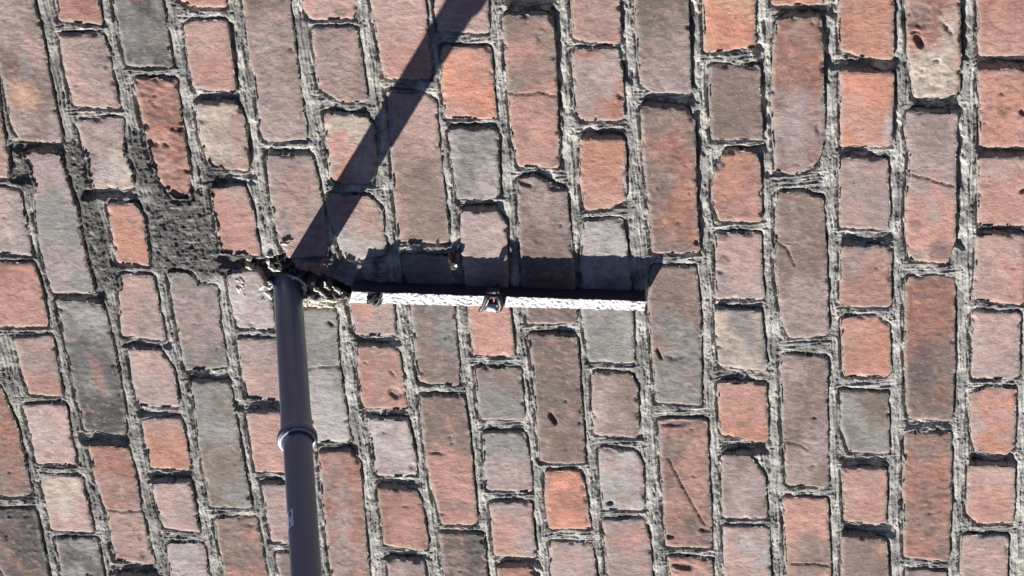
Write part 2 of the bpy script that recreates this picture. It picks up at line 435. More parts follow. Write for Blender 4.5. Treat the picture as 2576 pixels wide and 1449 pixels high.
# marks: (kind, gx, gy, rx, ry, angle deg, depth/height mm, colour)
MARKS = [
    ('pit', 1718, 52, 42, 32, 10, -2.0, 'b'), ('hole', 2780, 2105, 16, 44, -25, -4.5, 'd'),
    ('pit', 2750, 2085, 12, 24, -35, -.6, 'r'), ('hole', 3070, 2534, 24, 14, 0, -4, 'd'),
    ('pit', 2222, 2584, 24, 10, 0, -4, 'd'), ('pit', 2040, 2550, 22, 7, -5, -3, 'd'),
    ('pit', 1930, 2179, 18, 6, 5, -2, 'd'), ('hole', 4622, 205, 20, 36, -30, -6, 'd'),
    ('pit', 4610, 70, 90, 60, 20, -3, 'b'), ('pit', 4765, 140, 14, 40, -35, -4, 'd'),
    ('pit', 2916, 2127, 14, 12, 0, -3, 'd'), ('pit', 3613, 1743, 16, 10, 0, -3, 'd'),
    ('hole', 3316, 1780, 8, 46, -18, -4, 'd'), ('pit', 3714, 2843, 16, 6, 10, -2, 'd'),
    ('pit', 4118, 650, 14, 40, -10, -3, 'b'), ('pit', 4096, 790, 36, 30, 0, -2, 'b'),
    ('lump', 3612, 840, 34, 40, 20, 1.6, 'd'), ('lump', 3630, 1196, 34, 26, 0, 1.4, 'd'),
    ('lump', 3636, 1316, 36, 28, 0, 1.0, 'b'), ('pit', 3622, 1370, 30, 14, 20, -3, 'd'),
    ('lump', 1110, 815, 52, 46, 0, .9, 'v'), ('pit', 1295, 605, 22, 10, -10, -4, 'd'),
    ('pit', 1015, 600, 26, 22, 10, -3, 'g'), ('pit', 5180, 1240, 60, 60, 0, -1.5, 'b'),
    ('pit', 5145, 570, 14, 20, -30, -6, 'd'), ('pit', 5150, 962, 18, 14, 0, -6, 'd'),
    ('lump', 4600, 1140, 46, 34, 0, .7, 'b'), ('stain', 4730, 1260, 70, 60, 0, 0, 'd'),
    ('stain', 4610, 1285, 60, 36, 0, 0, 'g'), ('stain', 4640, 1830, 80, 170, 0, 0, 'd'),
    ('stain', 4468, 640, 30, 110, 5, 0, 'w'), ('stain', 3140, 900, 14, 110, 0, 0, 'w'),
    ('stain', 3220, 2790, 0, 0, 0, 0, 'g'), ('stain', 560, 860, 90, 60, 0, 0, 'w'),
    ('stain', 1120, 760, 80, 70, 0, 0, 'c'), ('stain', 395, 1800, 130, 170, 15, 0, 'd'),
    ('stain', 540, 1850, 70, 160, -10, 0, 'd'), ('stain', 490, 1880, 34, 120, -5, 0, 'r'),
    ('stain', 480, 1600, 120, 60, 0, 0, 'w'), ('stain', 3560, 60, 0, 0, 0, 0, 'w'),
    ('stain', 120, 480, 90, 90, 0, 0, 'y'), ('stain', 190, 260, 120, 100, 0, 0, 'p'),
    ('stain', 130, 330, 40, 90, 0, 0, 'g'), ('stain', 4660, 330, 90, 130, 20, 0, 'c'), ('stain', 4630, 90, 80, 110, 0, 0, 'b'), ('stain', 4640, 180, 60, 60, 0, 0, 'r'), ('stain', 4700, 680, 130, 130, 0, 0, 'b'), ('stain', 1215, 1388, 95, 20, 12, 0, 'w'), ('stain', 1290, 1470, 30, 60, 0, 0, 'w'),
    ('stain', 4780, 180, 60, 160, 0, 0, 'c'), ('stain', 2330, 2540, 60, 30, 20, 0, 'b'),
    ('stain', 1790, 1676, 100, 20, 0, 0, 'b'), ('stain', 3720, 1820, 120, 60, 0, 0, 'c'),
    ('stain', 1630, 60, 60, 40, 0, 0, 'p'), ('stain', 4010, 590, 90, 160, 10, 0, 'm'),
    ('stain', 3080, 2340, 60, 60, 0, 0, 'p'), ('stain', 3760, 2740, 80, 80, 0, 0, 'w'),
    ('pit', 2735, 130, 20, 22, 0, -2, 'O'), ('pit', 2716, 180, 18, 24, 0, -2.5, 'b'),
    ('pit', 3120, 486, 16, 20, -30, -4, 'd'), ('pit', 3516, 1216, 30, 20, 0, -5, 'd'),
    ('pit', 2640, 920, 55, 16, 25, -4, 'b'), ('pit', 2785, 940, 40, 20, 25, -4, 'b'),
    ('pit', 1990, 1980, 44, 30, 60, -5, 'b'), ('pit', 1975, 1880, 30, 10, 60, -3, 'b'),
    ('pit', 2074, 2350, 22, 22, 0, -3, 'b'), ('pit', 1665, 1632, 28, 10, 50, -4, 'd'),
    ('pit', 836, 1790, 30, 14, 20, -5, 'd'), ('pit', 3430, 2690, 0, 0, 0, -5, 'd'),
    ('pit', 3370, 2700, 30, 16, 10, -5, 'd'), ('pit', 3545, 2670, 40, 14, 15, -4, 'd'),
    ('pit', 3440, 2850, 70, 22, 15, -6, 'd'), ('pit', 3400, 1790, 60, 26, 0, -3, 'g'),
    ('pit', 3400, 2130, 90, 20, 0, -4, 'b'), ('pit', 2430, 2720, 20, 20, 0, -4, 'b'),
    ('pit', 708, 2700, 18, 34, 5, -3, 'b'), ('pit', 720, 2790, 18, 34, 5, -3, 'b'),
    ('pit', 4180, 1840, 0, 0, 0, 0, 'b'),
]
_mk = []
for k, gx, gy, mrx, mry, ang, h, c in MARKS:
    if mrx > 0:
        u, v = unp(gx, gy); _mk.append((k, u, v, mrx / GPM, mry / GPM / .84, math.radians(ang), h * .001, lin(CO[c]) * .75))


def marks(P, H, col):
    for k, u, v, mrx, mry, a, h, c in _mk:
        R = max(mrx, mry) * 1.5
        m = (np.abs(P[:, 0] - u) < R) & (np.abs(P[:, 1] - v) < R)
        if not m.any(): continue
        q = P[m]; x = q[:, 0] - u; y = q[:, 1] - v
        X = x * math.cos(a) + y * math.sin(a); Y = -x * math.sin(a) + y * math.cos(a)
        e = np.sqrt((X / mrx) ** 2 + (Y / mry) ** 2) + .35 * fbm(q[:, 0] / .006, q[:, 1] / .006)
        t = 1 - (ss(.35, 1.15, e) if k == 'stain' else ss(.6, 1.0, e))
        H[m] += h * t * (.55 if k == 'pit' else 1)
        w_ = (t * (.65 if k == 'stain' else .85 if k == 'hole' else .5))[:, None]
        col[m] = col[m] * (1 - w_) + c * w_
    return H, col


wall = bpy.data.objects.new('brick_wall', None); sc.collection.objects.link(wall)
tag(wall, 'weathered red and grey brick wall with wide rough mortar joints that fills the view', 'wall')

K = .75


def grid_faces(nu, nv):
    i, j = np.meshgrid(np.arange(nu - 1), np.arange(nv - 1), indexing='ij')
    a = i * nv + j
    return np.stack([a, a + 1, a + nv + 1, a + nv], -1).reshape(-1, 4)     # faces outward


RES = .0018
brick_off = []
for i, (c, p, rgh, cr) in enumerate(B):
    poly = POLY[i]
    lo = poly.min(0) - .004; hi = poly.max(0) + .004
    nu = int((hi[0] - lo[0]) / RES) + 2; nv = int((hi[1] - lo[1]) / RES) + 2
    gu, gv = np.meshgrid(lo[0] + np.arange(nu) * RES, lo[1] + np.arange(nv) * RES, indexing='ij')
    P = np.stack([gu.ravel(), gv.ravel()], 1)
    s = sdf(i, P)
    f = grid_faces(nu, nv)
    keep = (s[f] < 0).any(1)
    f = f[keep]
    used = np.unique(f); mp_ = -np.ones(len(P), int); mp_[used] = np.arange(len(used))
    f = mp_[f]; P = P[used]; s = s[used]
    for _ in range(2):
        m = s > 0
        q = P[m]; e = 2e-4
        gx_ = (sdf(i, q + [e, 0]) - sdf(i, q - [e, 0])) / (2 * e); gy_ = (sdf(i, q + [0, e]) - sdf(i, q - [0, e])) / (2 * e)
        gl = np.maximum(.3, np.hypot(gx_, gy_))
        P[m] = q - (s[m] / gl ** 2)[:, None] * np.stack([gx_, gy_], 1)
        s[m] = np.minimum(sdf(i, P[m]), 0) if _ else sdf(i, P[m])
    ins = np.maximum(0, -s)
    cen = poly.mean(0)
    rr = np.random.default_rng(100 + i)
    off = rr.normal() * .0008; tu, tv = rr.normal(size=2) * .010
    x, y = P[:, 0], P[:, 1]; sx, sy = rr.uniform(-50, 50, 2)
    H = off + tu * (x - cen[0]) + tv * (y - cen[1])
    H += rgh * (.0007 * fbm(x / .03 + sx, y / .03 + sy) + .00042 * fbm(x / .009 + sx, y / .006 + sy, 3))
    # spalled patches
    sp = fbm(x / .022 + sx, y / .018 - sy, 4)
    th = .42 - .10 * (rgh - 1)
    spall = ss(th + .02, th + .26, sp)
    H -= spall * .0016 * min(1.9, rgh)
    # worn arrises
    bev = .0015 * (.6 + rgh * .3) * (1 + .9 * pn(x / .013 + sx, y / .013))
    H -= np.where(ins < .005, (1 - ins / .005) ** 2.6, 0) * np.maximum(.0006, bev)
    ch = ss(.40, .62, pn(x / .016 - sx, y / .016 + sy)) * (1 - ss(.002, .006, ins))
    H -= ch * .0018
    a, b = lin(CO[c[0]]) * K, lin(CO[c[1]]) * K
    g = tu * 0 + .5 + 1.0 * fbm(x / .05 + sy, y / .07 + sx, 4) + rr.normal() * 4 * (y - cen[1])
    t = ss(.25, .8, g)[:, None]
    col = a * (1 - t) + b * t
    br = 1 + .26 * fbm(x / .020 + sy, y / .012 + sx, 4) + .22 * fbm(x / .05 - sx, y / .06 + sy, 2) + .07 * rr.normal()
    col = col * br[:, None] * (.92 if rgh >= 1.1 else 1.0) * np.array([1, .985, .955])
    if rgh >= 1.1:                                          # fired and weathered blotches on the rough faces
        mt = fbm(x / .011 + sx, y / .009 - sx, 4)
        c3, c4 = lin((118, 108, 104)) * K, lin((206, 158, 134)) * K
        m3 = (ss(.12, .42, mt) * .55)[:, None]; m4 = (ss(.16, .45, -mt) * .45)[:, None]
        col = col * (1 - m3) + c3 * m3; col = col * (1 - m4) + c4 * m4
    dk = ss(.30, .6, fbm(x / .028 - sy, y / .02 + sx, 4))[:, None] * .45
    col = col * (1 - dk) + lin((104, 96, 92)) * K * dk
    ct = lin((176, 170, 160)) * K                           # mortar film along the arris
    fm = (1 - ss(.001, .0055, ins + .0025 * pn(x / .007, y / .007 + sx)))[:, None] * .5
    col = col * (1 - fm) + ct * fm
    col = col * (1 - .28 * spall[:, None]) if rgh > 1.2 else col
    if cr:
        cp = toUV(cr); dd = np.full(len(P), 9.)
        pw = P + .0012 * np.stack([pn(x / .01, y / .01), pn(x / .01 + 5, y / .01)], 1)
        for a_, b_ in zip(cp[:-1], cp[1:]):
            e_ = b_ - a_; tt = np.clip(((pw - a_) @ e_) / (e_ @ e_), 0, 1)
            dd = np.minimum(dd, np.linalg.norm(pw - a_ - tt[:, None] * e_, axis=1))
        g_ = 1 - ss(.0003, .0013, dd)
        H -= .0026 * g_; col = col * (1 - .6 * g_[:, None])
    H, col = marks(P, H, col)
    col = np.clip(col, .01, .9)
    # skirts
    ed = np.concatenate([f[:, [0, 1]], f[:, [1, 2]], f[:, [2, 3]], f[:, [3, 0]]])
    key = np.sort(ed, 1); kk = key[:, 0].astype(np.int64) * 10 ** 7 + key[:, 1]
    uq, inv, cnt = np.unique(kk, return_inverse=True, return_counts=True)
    be = ed[cnt[inv] == 1]
    bv = np.unique(be); n0 = len(P); m2 = -np.ones(n0, int); m2[bv] = n0 + np.arange(len(bv))
    Pw = uvh_world(x, y, H); Pb = uvh_world(x[bv], y[bv], np.full(len(bv), -.03))
    V_ = np.concatenate([Pw, Pb]); C_ = np.concatenate([col, col[bv] * .9])
    sk = np.stack([be[:, 1], be[:, 0], m2[be[:, 0]], m2[be[:, 1]]], 1)
    F_ = np.concatenate([f, sk])
    cw = np.array([-cen[1], 0, ZC - cen[0]])
    me = mesh_np('brick', V_ - cw, F_, C_)
    link('brick', me, brick_mat, wall, tuple(cw))

# ------------------------------------------------------------------ mortar relief
U0, U1, V0, V1 = -.74, .66, -.45, .51
MR = .0011
nu = int((U1 - U0) / MR); nv = int((V1 - V0) / MR)
gu, gv = np.meshgrid(U0 + np.arange(nu) * MR, V0 + np.arange(nv) * MR, indexing='ij')
D = np.full((nu, nv), .06)
for i, poly in enumerate(POLY):
    lo = poly.min(0) - .03; hi = poly.max(0) + .03
    a0, a1 = max(0, int((lo[0] - U0) / MR)), min(nu, int((hi[0] - U0) / MR) + 1)
    b0, b1 = max(0, int((lo[1] - V0) / MR)), min(nv, int((hi[1] - V0) / MR) + 1)
    if a1 <= a0 or b1 <= b0: continue
    P = np.stack([gu[a0:a1, b0:b1].ravel(), gv[a0:a1, b0:b1].ravel()], 1)
    D[a0:a1, b0:b1] = np.minimum(D[a0:a1, b0:b1], sdf(i, P).reshape(a1 - a0, b1 - b0))
x, y = gu, gv
Rc = .0026 + .0022 * fbm(x / .05, y / .05, 2)
Rc = np.clip(Rc, .0004, .009)
wob = fbm(x / .02 + 3, y / .02, 2)
gDx, gDy = np.gradient(D)
bed = ss(.35, .65, gDx ** 2 / (gDx ** 2 + gDy ** 2 + 1e-12))          # 1 in joints along the courses, 0 in the cross joints
del gDx, gDy
_ms, _mu = [], []
for pp in POLY:                                                       # how the courses lean across the wall
    k_ = int(np.argmin(pp[:, 1])); far = pp[np.abs(pp[:, 1] - pp[:, 1].max()) < .012]; top_ = pp[np.abs(pp[:, 1] - pp[:, 1].min()) < .012]
    _mu.append(pp[:, 0].mean()); _ms.append((far[:, 0].mean() - top_[:, 0].mean()) / (far[:, 1].mean() - top_[:, 1].mean()))
lean = np.polyval(np.polyfit(_mu, np.clip(_ms, -.5, .5), 2), x)
xc = x - lean * y
yc = y + lean * x
wv_ = .0016 * pn(x / .03 + 33, y / .03)
sB = pn((xc + wv_) / .0025, y / .07) + .5 * pn((xc + wv_) / .0014 + 9, y / .03 + 9)
sH = pn((yc + wv_) / .0023, x / .06 + 4) + .6 * pn((yc + wv_) / .0011 + 9, x / .02 + 9)
stria = sB * bed + sH * (1 - bed)
crB = pn((xc + wv_) / .0052 + 60, y / .09); crH = pn((yc + wv_) / .0048 + 70, x / .04)
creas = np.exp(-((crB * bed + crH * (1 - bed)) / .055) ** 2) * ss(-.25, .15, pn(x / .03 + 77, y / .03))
Hm = -Rc + .0015 * stria + .0009 * fbm(x / .0060, y / .0060, 4) + .0014 * fbm(x / .018 + 4, y / .018, 2) - .0022 * creas
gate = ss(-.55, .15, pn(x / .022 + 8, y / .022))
Hm -= .0042 * gate * np.exp(-((D - .0008) / .0015) ** 2)
Hm += .0012 * ss(.0025, .006, D)
nb = fbm(x / .0045 + 70, y / .0045, 2)
Hm -= .0022 * ss(.30, .6, nb) * ss(-.2, .2, pn(x / .03 + 77, y / .03))                                         # lost grains


def blob(gx, gy, rx_, ry_):
    u, v = unp(gx, gy)
    return 1 - ss(.6, 1.15, np.sqrt(((x - u) / (rx_ / GPM)) ** 2 + ((y - v) / (ry_ / GPM / .84)) ** 2) + .25 * wob)


smear = np.zeros_like(x)
for bb in ((900, 1180, 220, 250), (440, 1200, 110, 330), (370, 850, 110, 130), (700, 820, 90, 150), (1080, 900, 70, 100),
           (120, 860, 90, 120), (520, 1400, 130, 90), (1090, 1330, 200, 90), (880, 1010, 160, 60)):
    smear = np.maximum(smear, blob(*bb))
Hm = Hm + smear * (.0020 - .0009 * stria + .0019 * creas + .0040 * fbm(x / .013, y / .013, 5, 2.2, .68))
# joints with the pointing gone (survey rectangles gx0, gy0, gx1, gy1, depth mm)
DEEP = [(45, 715, 320, 765, 9), (415, 955, 680, 1000, 10), (60, 800, 170, 920, 6), (1105, 1290, 1300, 1345, 9), (2560, 0, 2790, 62, 12),
        (2775, 60, 2830, 560, 9), (2825, 560, 2850, 840, 5), (3245, 480, 3490, 530, 10), (3460, 20, 3500, 440, 7), (3490, 560, 3545, 1260, 7),
        (3130, 0, 3180, 420, 5), (3655, 742, 3860, 766, 9), (3800, 240, 3850, 275, 8), (3915, 25, 4200, 85, 11), (4130, 90, 4180, 420, 9),
        (4240, 308, 4520, 352, 12), (4495, 20, 4520, 740, 6), (4600, 500, 4830, 566, 10), (4835, 0, 4870, 300, 9), (4810, 560, 4850, 1250, 8),
        (4930, 282, 5180, 346, 13), (4930, 745, 5180, 794, 12), (4220, 745, 4500, 796, 8), (4240, 1180, 4510, 1232, 7),
        (4920, 1140, 5160, 1182, 8), (4240, 2310, 4470, 2350, 10), (4890, 2292, 5110, 2346, 12), (4250, 2650, 4500, 2700, 9),
        (4560, 2120, 4800, 2168, 8), (270, 1470, 530, 1512, 8), (410, 2185, 650, 2240, 9), (950, 1880, 1160, 1930, 9),
        (750, 2385, 965, 2432, 8), (955, 2430, 990, 2660, 7), (1800, 1706, 2020, 1745, 8), (1180, 2020, 1400, 2068, 8), (1300, 2405, 1420, 2440, 8),
        (1610, 2240, 1800, 2285, 9), (1830, 2070, 2060, 2110, 7), (2052, 2110, 2095, 2380, 6), (1900, 2420, 2120, 2465, 8), (1930, 2780, 2170, 2818, 7),
        (3640, 2235, 3862, 2290, 9), (1620, 520, 1850, 578, 8), (1320, 755, 1560, 784, 6), (2260, 625, 2500, 652, 7),
        (2300, 1020, 2530, 1060, 7), (2500, 680, 2530, 980, 6), (1140, 120, 1200, 460, 7), (1230, 620, 1290, 900, 6), (980, 470, 1210, 515, 7),
        (2930, 655, 3140, 700, 7), (2500, 2800, 2720, 2860, 9), (3120, 1110, 3170, 1310, 7), (4150, 300, 4240, 350, 6),
        (4800, 700, 4860, 790, 8), (2670, 1640, 2900, 1690, 5), (560, 2850, 780, 2898, 7), (3820, 100, 3870, 900, 5),
        (2430, 2110, 2640, 2182, 6), (620, 1705, 860, 1750, 6), (700, 2055, 905, 2100, 6), (1000, 850, 1280, 930, 6),
        (170, 780, 300, 780, 0), (3600, 1515, 3840, 1556, 5), (3620, 1850, 3860, 1925, 5), (2620, 862, 2780, 905, 4)]
for gx0, gy0, gx1, gy1, dm in DEEP:
    if dm == 0: continue
    q = toUV([(gx0, gy0), (gx1, gy0), (gx1, gy1), (gx0, gy1)])
    lo = q.min(0) - .012; hi = q.max(0) + .012
    a0, a1 = max(0, int((lo[0] - U0) / MR)), min(nu, int((hi[0] - U0) / MR) + 1)
    b0, b1 = max(0, int((lo[1] - V0) / MR)), min(nv, int((hi[1] - V0) / MR) + 1)
    if a1 <= a0 or b1 <= b0: continue
    P = np.stack([gu[a0:a1, b0:b1].ravel(), gv[a0:a1, b0:b1].ravel()], 1)
    d = sd_poly(q, P).reshape(a1 - a0, b1 - b0) + .003 * pn(x[a0:a1, b0:b1] / .009, y[a0:a1, b0:b1] / .009)
    dmv = dm * .001 * (.75 + .5 * pn(x[a0:a1, b0:b1] / .03, y[a0:a1, b0:b1] / .03))
    Hm[a0:a1, b0:b1] -= (1 - ss(-.003, .003, d)) * dmv
# mortar lapping over some arrises, otherwise tucked beneath the brick
lap = ss(.05, .35, pn(x / .020 + 30, y / .020 - 12))
under = D < -.0004
Hm = np.where(under, np.where((lap > .5) & (D > -.0018), .0002 + .5 * (D + .0018), -.006), Hm)
Hm = np.where(under & (smear > .25) & (D > -.0034 - .003 * pn(x / .006, y / .006)), .0018 + .0015 * fbm(x / .005, y / .005, 3), Hm)
Hm = np.where(D < -.0072, -.02, Hm)
# broken-out hole where the pipe enters the wall
q = toUV([(1200, 1340), (1420, 1285), (1480, 1330), (1640, 1400), (1760, 1450), (1770, 1500), (1640, 1545), (1480, 1540), (1300, 1500)])
P = np.stack([gu.ravel(), gv.ravel()], 1)
near = (np.abs(gu - unp(1470, 1420)[0]) < .12) & (np.abs(gv - unp(1470, 1420)[1]) < .08)
hd = np.full(gu.shape, 1.0); pq = P[near.ravel()]; hd[near] = sd_poly(q, pq)
Hm = np.where(hd < .002, Hm - .022 * (1 - ss(-.006, .002, hd)), Hm)
colM = np.empty(gu.shape + (3,))
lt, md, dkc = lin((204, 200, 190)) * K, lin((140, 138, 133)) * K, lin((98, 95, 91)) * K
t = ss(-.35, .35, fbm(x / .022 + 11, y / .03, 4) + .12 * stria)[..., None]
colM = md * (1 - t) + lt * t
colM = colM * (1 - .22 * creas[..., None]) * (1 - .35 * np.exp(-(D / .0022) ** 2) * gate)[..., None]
# older, darker cement towards the left courses
uL, _ = unp(1500, 1449)
left = ss(0, .26, uL - x + .10 * fbm(x / .08, y / .08, 2) - .12 * ss(.0, -.3, y) * 0)
dirt = np.clip(.45 * left * ss(-.5, .5, fbm(x / .06, y / .06 + 5, 3) + .25) + .9 * smear + .55 * ss(.25, .6, fbm(x / .02 + 90, y / .02, 3)), 0, 1)[..., None]
colM = colM * (1 - dirt) + dkc * (1.1 + 1.8 * ss(.05, .5, fbm(x / .012 + 31, y / .006, 4)))[..., None] * dirt
f = grid_faces(nu, nv)
keep = (D.ravel()[f] > -.0085).any(1)
f = f[keep]; used = np.unique(f); mp_ = -np.ones(nu * nv, int); mp_[used] = np.arange(len(used)); f = mp_[f]
V_ = uvh_world(gu.ravel()[used], gv.ravel()[used], Hm.ravel()[used])
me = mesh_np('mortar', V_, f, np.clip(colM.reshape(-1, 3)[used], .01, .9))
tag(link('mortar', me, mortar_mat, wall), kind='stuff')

# ------------------------------------------------------------------ the rest of the wall, outside the picture
outer = []
margin_meshes = {}


def box_brick(w_, l_, seed):
    r = np.random.default_rng(seed)
    pts = []; b_ = .004
    for (du, dv, h) in ((0, 0, -.02), (0, 0, -.003), (b_, b_, 0)):
        a_, c_ = w_ / 2 - du, l_ / 2 - dv
        ring = [(-a_ + b_, -c_), (a_ - b_, -c_), (a_, -c_ + b_), (a_, c_ - b_), (a_ - b_, c_), (-a_ + b_, c_), (-a_, c_ - b_), (-a_, -c_ + b_)]
        pts += [(p[0] + r.normal() * .0007, p[1] + r.normal() * .0007, h) for p in ring]
    fc = []
    for k in range(2):
        for j in range(8):
            fc.append([k * 8 + j, k * 8 + 8 + j, k * 8 + 8 + (j + 1) % 8, k * 8 + (j + 1) % 8])
    return np.array(pts), fc


PITCH = .0795
stuff_v, stuff_f, stuff_c = [], [], []
cnt = 0
for row in range(-20, 23):
    uc = .583 + row * PITCH * 1.0 - .002
    if uc > ZC - .04: continue
    v = -2.4 + random.uniform(0, .2)
    hdr = row % 2
    while v < 2.4:
        Lb = .088 if (row + hdr) % 2 == 0 or random.random() < .55 else .19
        vc = v + Lb / 2; v += Lb + .013
        wd = .060
        # keep clear of the surveyed bricks
        inU = U0 + .0 < uc < U1 + .0
        inV = V0 < vc < V1
        P = np.array([[uc + a_ * wd / 2, vc + b_ * Lb / 2] for a_ in (-1, -.5, 0, .5, 1) for b_ in (-1, -.6, -.2, .2, .6, 1)])
        if U0 - .1 < uc < U1 + .1 and V0 - .15 < vc < V1 + .15:
            if min(sd_poly(pp, P).min() for pp in POLY) < .009: continue
        nearby = (U0 - .06 < uc < U1 + .06) and (V0 - .06 < vc < V1 + .10)
        pts, fc = box_brick(wd, Lb, abs(row * 97 + int(v * 1000)))
        pw = uvh_world(pts[:, 0], pts[:, 1], pts[:, 2]) - np.array([0, 0, ZC])
        base = lin(CO[random.choice('ospmgbrpmsv')]) * K
        colr = np.tile(base, (len(pts), 1))
        top = list(range(16, 24))
        if nearby and cnt < 170:
            cnt += 1
            m_ = bpy.data.meshes.new('brick'); m_.from_pydata([tuple(q_) for q_ in pw], [], [tuple(q_) for q_ in fc] + [tuple(top)])
            at = m_.color_attributes.new('tone', 'FLOAT_COLOR', 'POINT')
            at.data.foreach_set('color', np.concatenate([colr, np.ones((len(pts), 1))], 1).astype(np.float32).ravel())
            link('brick', m_, brick_mat, wall, (-vc, 0, ZC - uc))
        else:
            o_ = len(stuff_v) * 24
            stuff_v.append(pw + np.array([-vc, 0, ZC - uc])); stuff_c.append(colr)
            for q_ in fc: stuff_f.append([a_ + o_ for a_ in q_])
            stuff_f.append([a_ + o_ for a_ in (16, 17, 18, 19)]); stuff_f.append([a_ + o_ for a_ in (16, 19, 20, 23)]); stuff_f.append([a_ + o_ for a_ in (20, 21, 22, 23)])
me = mesh_np('outer_bricks', np.concatenate(stuff_v), stuff_f, np.concatenate(stuff_c), smooth=False)
tag(link('outer_bricks', me, brick_mat, wall), kind='stuff')


def box_mesh(name, lo, hi, col=None):
    v = np.array([(X, Y, Z) for X in (lo[0], hi[0]) for Y in (lo[1], hi[1]) for Z in (lo[2], hi[2])])
    f = [(0, 1, 3, 2), (4, 6, 7, 5), (0, 4, 5, 1), (2, 3, 7, 6), (0, 2, 6, 4), (1, 5, 7, 3)]
    return mesh_np(name, v, f, None if col is None else np.tile(col, (8, 1)), smooth=False)


core = link('wall_core', box_mesh('wall_core', (-2.45, .045, 0), (2.45, .25, 3.4), md), mortar_mat, wall)
# mortar bed outside the detailed area, four sheets round it
for (a0, a1, b0, b1) in ((-1.65, U0 + .002, -2.45, 2.45), (U1 - .003, 1.75, -2.45, 2.45), (U0 + .002, U1 - .003, -2.45, V0 + .002), (U0 + .002, U1 - .003, V1 - .003, 2.45)):
    link('mortar_bed', box_mesh('mortar_bed', (-b1, .006, ZC - a1), (-b0, .044, ZC - a0), md), mortar_mat, wall)

gm, gnt, gb = mat_new('asphalt')
gb.inputs['Base Color'].default_value = (.05, .05, .052, 1); gb.inputs['Roughness'].default_value = .95
gn = nd(gnt, 'ShaderNodeTexNoise'); gn.inputs['Scale'].default_value = 400
gbu = nd(gnt, 'ShaderNodeBump'); gbu.inputs['Distance'].default_value = .003
gnt.links.new(gn.outputs[0], gbu.inputs['Height']); gnt.links.new(gbu.outputs[0], gb.inputs['Normal'])
tag(link('ground', mesh_np('ground', [(-200, -200, 0), (200, -200, 0), (200, 200, 0), (-200, 200, 0)], [(0, 1, 2, 3)]), gm), kind='structure')

# ------------------------------------------------------------------ crumbled filler round the pipe
q = toUV([(1130, 1330), (1260, 1300), (1420, 1290), (1500, 1350), (1650, 1400), (1770, 1450), (1790, 1500), (1660, 1545), (1560, 1555), (1400, 1560), (1290, 1500), (1200, 1400)])
lo = q.min(0) - .004; hi = q.max(0) + .004; R_ = .0009
nu2, nv2 = int((hi[0] - lo[0]) / R_), int((hi[1] - lo[1]) / R_)
xu, yv = np.meshgrid(lo[0] + np.arange(nu2) * R_, lo[1] + np.arange(nv2) * R_, indexing='ij')
P = np.stack([xu.ravel(), yv.ravel()], 1)
x, y = P[:, 0], P[:, 1]
u_a, v_a = unp(1500, 1450); u_b = unp(1775, 1450)[0]
s = sd_poly(q, P + .003 * np.stack([pn(x / .008, y / .008), pn(x / .008 + 5, y / .008)], 1))
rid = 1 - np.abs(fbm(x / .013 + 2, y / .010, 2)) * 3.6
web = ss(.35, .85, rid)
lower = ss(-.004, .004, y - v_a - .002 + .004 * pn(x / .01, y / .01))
ridge = ss(u_a - .012, u_a + .018, x) * (1 - ss(u_b + .002, u_b + .008, x)) * ss(-.011, -.004, y - v_a) * (1 - ss(.004, .018, y - v_a))
H = -.013 + .0145 * web * (.3 + .7 * lower) * (1 - .75 * ridge) + .003 * (1 - .6 * ridge) * fbm(x / .004, y / .004, 3) + .004 * fbm(x / .02, y / .02, 2)
H -= .014 * ss(-.006, .001, s) * 0
H += ridge * (.029 + .003 * fbm(x / .012, y / .012, 2))
H = np.where(s > -.003, H - .006, H)
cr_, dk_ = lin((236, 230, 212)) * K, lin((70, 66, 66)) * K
tt = (web * (.25 + .75 * lower))[:, None]  # cream webs; sunlit lower side and shaded upper slope painted into the tone
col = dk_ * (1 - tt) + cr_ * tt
rust = (ss(.45, .7, fbm(x / .004 + 50, y / .004, 2)) * .5)[:, None]
col = col * (1 - rust) + lin((200, 120, 80)) * K * rust
f = grid_faces(nu2, nv2); keep = (s[f] < 0).all(1); f = f[keep]
used = np.unique(f); mp_ = -np.ones(len(P), int); mp_[used] = np.arange(len(used))
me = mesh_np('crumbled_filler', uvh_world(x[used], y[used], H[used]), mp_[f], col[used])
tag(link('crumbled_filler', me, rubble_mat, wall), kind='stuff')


def lumpy(name, gpts, h, mat, colr, parent=None, res=.0012, amp=.0015, base=-.006, seed=0.0, colr2=None):
    """a broken piece with its own outline, thickness and rough top"""
    q = toUV(gpts)
    lo = q.min(0) - .003; hi = q.max(0) + .003
    a_, b_ = int((hi[0] - lo[0]) / res) + 2, int((hi[1] - lo[1]) / res) + 2
    xu, yv = np.meshgrid(lo[0] + np.arange(a_) * res, lo[1] + np.arange(b_) * res, indexing='ij')
    P = np.stack([xu.ravel(), yv.ravel()], 1); x, y = P[:, 0], P[:, 1]
    s = sd_poly(q, P + .0012 * np.stack([pn(x / .005, y / .005 + seed), pn(x / .005 + 5, y / .005 + seed)], 1))
    H = h + amp * fbm(x / .006 + seed, y / .006, 3) - .5 * h * ss(-.005, 0, s)
    H = np.where(s > -.0008, base, H)
    c = np.tile(np.asarray(colr, float), (len(P), 1))
    if colr2 is not None:
        t = ss(-.2, .3, fbm(x / .007 + seed, y / .007 + 3, 3))[:, None]; c = c * (1 - t) + np.asarray(colr2) * t
    f = grid_faces(a_, b_); keep = (s[f] < .0006).all(1); f = f[keep]
    used = np.unique(f); m_ = -np.ones(len(P), int); m_[used] = np.arange(len(used))
    cen = uvh_world(*q.mean(0), 0)
    me = mesh_np(name, uvh_world(x[used], y[used], H[used]) - cen, m_[f], c[used])
    return link(name, me, mat, parent, tuple(cen))


